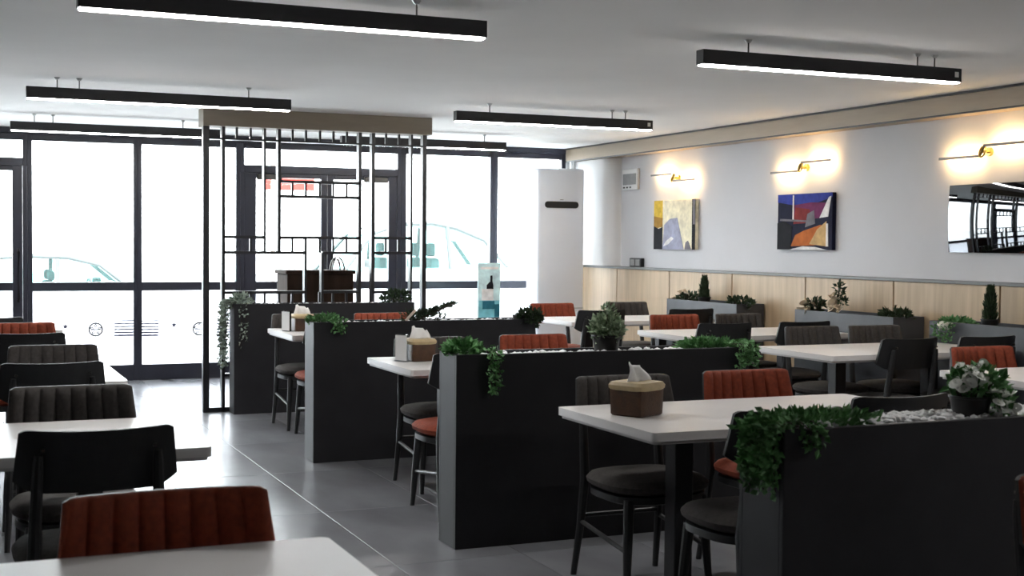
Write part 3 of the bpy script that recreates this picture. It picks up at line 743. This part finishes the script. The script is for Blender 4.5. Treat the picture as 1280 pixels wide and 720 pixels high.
# ------------------------------------------------------------------ chairs
def make_chair(fabric):
    t = thing('dining_chair', '', 'chair')
    # seat cushion and frame
    bm = nb(); lathe(bm, [(.17, .405), (.205, .410), (.228, .425), (.232, .442), (.215, .460), (.17, .470), (.10, .475), (.03, .476)], (0, -.01, 0), 32, 2.9, 1., .97); obj('seat', bm, fabric, t)
    bm = nb(); lathe(bm, [(.205, .372), (.215, .376), (.215, .402), (.205, .406)], (0, -.01, 0), 32, 2.9, 1., .97); obj('seat_frame', bm, 'black_wood', t)
    for s in (-1, 1):
        bm = nb(); tube(bm, [(s*.165, -.16, .39), (s*.178, -.178, .2), (s*.19, -.195, 0)], [.022, .019, .013], 10); obj('leg', bm, 'black_wood', t)
        bm = nb(); tube(bm, [(s*.198, .262, 0), (s*.187, .222, .22), (s*.180, .200, .42), (s*.176, .222, .58), (s*.170, .250, .74), (s*.168, .255, .775)], [.013, .017, .021, .019, .016, .012], 10); obj('leg', bm, 'black_wood', t)
        bm = nb(); tube(bm, [(s*.178, -.18, .185), (s*.187, .215, .235)], .010, 8); obj('stretcher', bm, 'black_wood', t)
    bm = nb(); tube(bm, [(-.187, .215, .26), (.187, .215, .26)], .010, 8); obj('stretcher', bm, 'black_wood', t)
    # curved back shell and ribbed pad
    def Y(u, v): return .247-.055*u*u+.035*(v-.5)
    def zb(u): return .655+.035*max(0, (abs(u)-.70)/.3)**1.5
    def zt(u): return .840+.005*u*u-.010*max(0, (abs(u)-.88)/.12)**2
    def hw(v): return .237-.016*v
    def shell(bm, off0, off1, uu, vv, rib=0, m=.0, crown=0):
        # two skins (front and back) stitched round the border
        g = [[], []]
        for j, v in enumerate(vv):
            rows = ([], [])
            for i, u in enumerate(uu):
                z = (zb(u)+m)+((zt(u)-m)-(zb(u)+m))*v; edge = min(1, (1-abs(u))/.10, v/.16+.0, (1-v)/.16)
                th = off1
                if rib:
                    c = abs(math.sin((u+1)*.5*rib*PI))**.45
                    th = off0+(off1-off0)*(.25+.75*max(0, edge)**.5)*(.45+.55*c)
                for k, o_ in ((0, off0), (1, th)):
                    rows[k].append(bm.verts.new((u*(hw(v)-m), Y(u, v)-o_, z)))
            g[0].append(rows[0]); g[1].append(rows[1])
        nj, ni = len(vv), len(uu)
        for k in (0, 1):
            for j in range(nj-1):
                for i in range(ni-1): bm.faces.new([g[k][j][i], g[k][j][i+1], g[k][j+1][i+1], g[k][j+1][i]])
        for j in range(nj-1):
            for i in (0, ni-1): bm.faces.new([g[0][j][i], g[0][j+1][i], g[1][j+1][i], g[1][j][i]])
        for i in range(ni-1):
            for j in (0, nj-1): bm.faces.new([g[0][j][i], g[0][j][i+1], g[1][j][i+1], g[1][j][i]])
    us = [-1+2*k/28 for k in range(29)]; vs = [k/6 for k in range(7)]
    bm = nb(); shell(bm, -.006, .006, us, vs); bk = obj('backrest', bm, 'black_wood', t)
    us = [-1+2*k/64 for k in range(65)]; vs = [0, .03, .08, .16, .3, .5, .7, .84, .92, .97, 1]
    bm = nb(); shell(bm, .006, .032, us, vs, 8, .0005); obj('back_pad', bm, fabric, bk, angle=60)
    for s in (-1, 1):
        bm = nb(); tube(bm, [(s*.158, .260, .79), (s*.158, .274, .79)], [.007, .006], 8); obj('bolt', bm, 'dark_steel', bk)
    return t
proto = {'rust': make_chair('rust_fabric'), 'grey': make_chair('grey_fabric')}
cused = {'rust': False, 'grey': False}
def chair(x, yb, kind, faces, label, rz=0.):
    """yb: where the backrest stands; faces -1 towards -Y, +1 towards the windows"""
    o = proto[kind] if not cused[kind] else copy_tree(proto[kind])
    cused[kind] = True
    o.location = (x, yb-.25 if faces < 0 else yb+.25, 0); o.rotation_euler = (0, 0, (0 if faces < 0 else PI)+rz)
    o['label'] = label; o['group'] = 'black framed dining chairs'
R_, G_ = 'rust', 'grey'
# row across the aisle from the planters
chair(.446, 2.98, R_, -1, 'rust padded chair at the fifth table from windows opposite the planters')
chair(.41, 4.00, G_, 1, 'black backed chair tucked under fourth table from windows, opposite the planters')
chair(.435, 5.25, G_, -1, 'ribbed grey chair at the fourth table from windows, opposite the planters')
chair(.44, 6.22, G_, 1, 'black backed chair tucked under third table from windows, opposite the planters')
chair(.515, 7.31, G_, -1, 'grey padded chair at the third table from windows, opposite the planters')
chair(.43, 8.215, R_, 1, 'black backed chair tucked under second table from windows, opposite the planters')
chair(.445, 9.31, R_, -1, 'rust padded chair at the second table from windows, opposite the planters')
chair(.28, 9.92, R_, 1, 'black backed chair tucked under the first table from windows, opposite the planters')
# between the planters
chair(2.50, 9.92, G_, -1, 'grey padded chair against the planter next to the lattice screen')
chair(3.14, 9.89, R_, -1, 'rust padded chair against the planter next to the lattice screen')
chair(2.52, 8.88, R_, 1, 'black backed rust seat chair behind the second planter from the screen')
chair(2.61, 7.28, G_, -1, 'grey padded chair against the second planter from the lattice screen')
chair(3.29, 7.32, R_, -1, 'rust padded chair against the second planter from the lattice screen')
chair(2.46, 6.12, R_, 1, 'black backed rust seat chair behind the planter with variegated plant')
chair(2.63, 4.93, G_, -1, 'grey padded chair against the planter with the variegated plant')
chair(3.27, 4.97, R_, -1, 'rust padded chair against the planter with the variegated plant')
chair(2.64, 3.67, G_, 1, 'black backed grey seat chair beside the dense trailing plant')
chair(3.29, 3.875, G_, 1, 'black backed chair between the white roses and the table')
chair(2.60, 2.45, R_, -1, 'rust padded chair just before the white rose planter')
# along the oak wainscot
chair(5.37, 6.295, G_, 1, 'black backed chair at the aisle side of the third wall row table', .06)
chair(6.00, 6.30, G_, 1, 'black backed chair by the wall at the third wall row table')
chair(5.49, 7.51, G_, -1, 'grey padded chair at the aisle side of the third wall row table')
chair(5.99, 7.47, G_, -1, 'grey padded chair by the wall at the third wall row table')
chair(5.11, 7.93, G_, 1, 'black backed chair at the aisle side of the second wall row table')
chair(5.80, 7.93, G_, 1, 'black backed chair by the wall at the second wall row table')
chair(5.31, 9.07, R_, -1, 'rust padded chair at the second wall row table')
chair(5.90, 9.05, G_, -1, 'grey padded chair by the wall at the second wall row table')
chair(5.07, 9.78, R_, 1, 'black backed chair at the aisle side of table nearest air conditioner')
chair(5.95, 9.78, G_, 1, 'black backed chair by the wall at table nearest air conditioner')
chair(5.18, 11.08, R_, -1, 'rust padded chair at the table nearest the air conditioner')
chair(6.02, 11.18, G_, -1, 'grey padded chair at the table nearest the air conditioner')
chair(5.32, 5.71, R_, -1, 'rust padded chair at the fourth wall row table')

# ------------------------------------------------------------------ things on the tables
def napkin_box(label, x, y, rz, s=1.):
    t = thing('napkin_box', label, 'napkin box', (x, y, .7395), rz, 'brown napkin boxes on the planter side tables')
    bm = nb(); lathe(bm, [(.068*s, 0), (.075*s, .006), (.078*s, .10*s), (.074*s, .108*s)], seg=48, n=14); obj('body', bm, 'leather', t)
    bm = nb(); lathe(bm, [(.077*s, .098*s), (.084*s, .106*s), (.086*s, .118*s), (.078*s, .130*s), (.05*s, .134*s), (.035*s, .130*s)], seg=40, n=8); obj('rim', bm, 'tan_leather', t)
    bm = nb(); rnd = random.Random(int(x*100+y))
    n = 6; P0 = [[None]*(n+1) for _ in range(n+1)]
    for i in range(n+1):
        for j in range(n+1):
            u, v = i/n-.5, j/n
            P0[i][j] = bm.verts.new((u*.135*s*(1-.2*v)+.012*v, (.012*math.sin(u*9+v*3)+.03*v*v-.01)*s, (.125+.066*v-.03*u*v+.006*math.sin(u*14))*s))
    for i in range(n):
        for j in range(n): bm.faces.new([P0[i][j], P0[i+1][j], P0[i+1][j+1], P0[i][j+1]])
    o = obj('napkin', bm, 'tissue', t, angle=80); md = o.modifiers.new('thick', 'SOLIDIFY'); md.thickness = .002
    return t
napkin_box('brown leather napkin box on the table beside the variegated plant planter', 2.45, 4.44, .45, 1.0)
napkin_box('brown napkin box on the table between second and third planters', 2.42, 6.90, .12, .95)
napkin_box('brown napkin box on the table next to the planter at the screen', 2.40, 9.46, .1, .95)
def card(label, x, y, rz):
    t = thing('menu_card', label, 'card', (x, y, .7395), rz, 'white cards beside the napkin boxes')
    bx('holder', (-.006, .006, -.05, .05, 0, .15), 'acrylic', t)
    bx('holder_foot', (-.025, .025, -.05, .05, 0, .004), 'acrylic', t)
    bx('paper', (-.009, -.0065, -.046, .046, .006, .145), 'card_white', t)
card('white card in a clear holder beside the second table napkin box', 2.315, 6.88, .40)
card('white card in a clear holder beside the napkin box near the screen', 2.285, 9.44, .40)
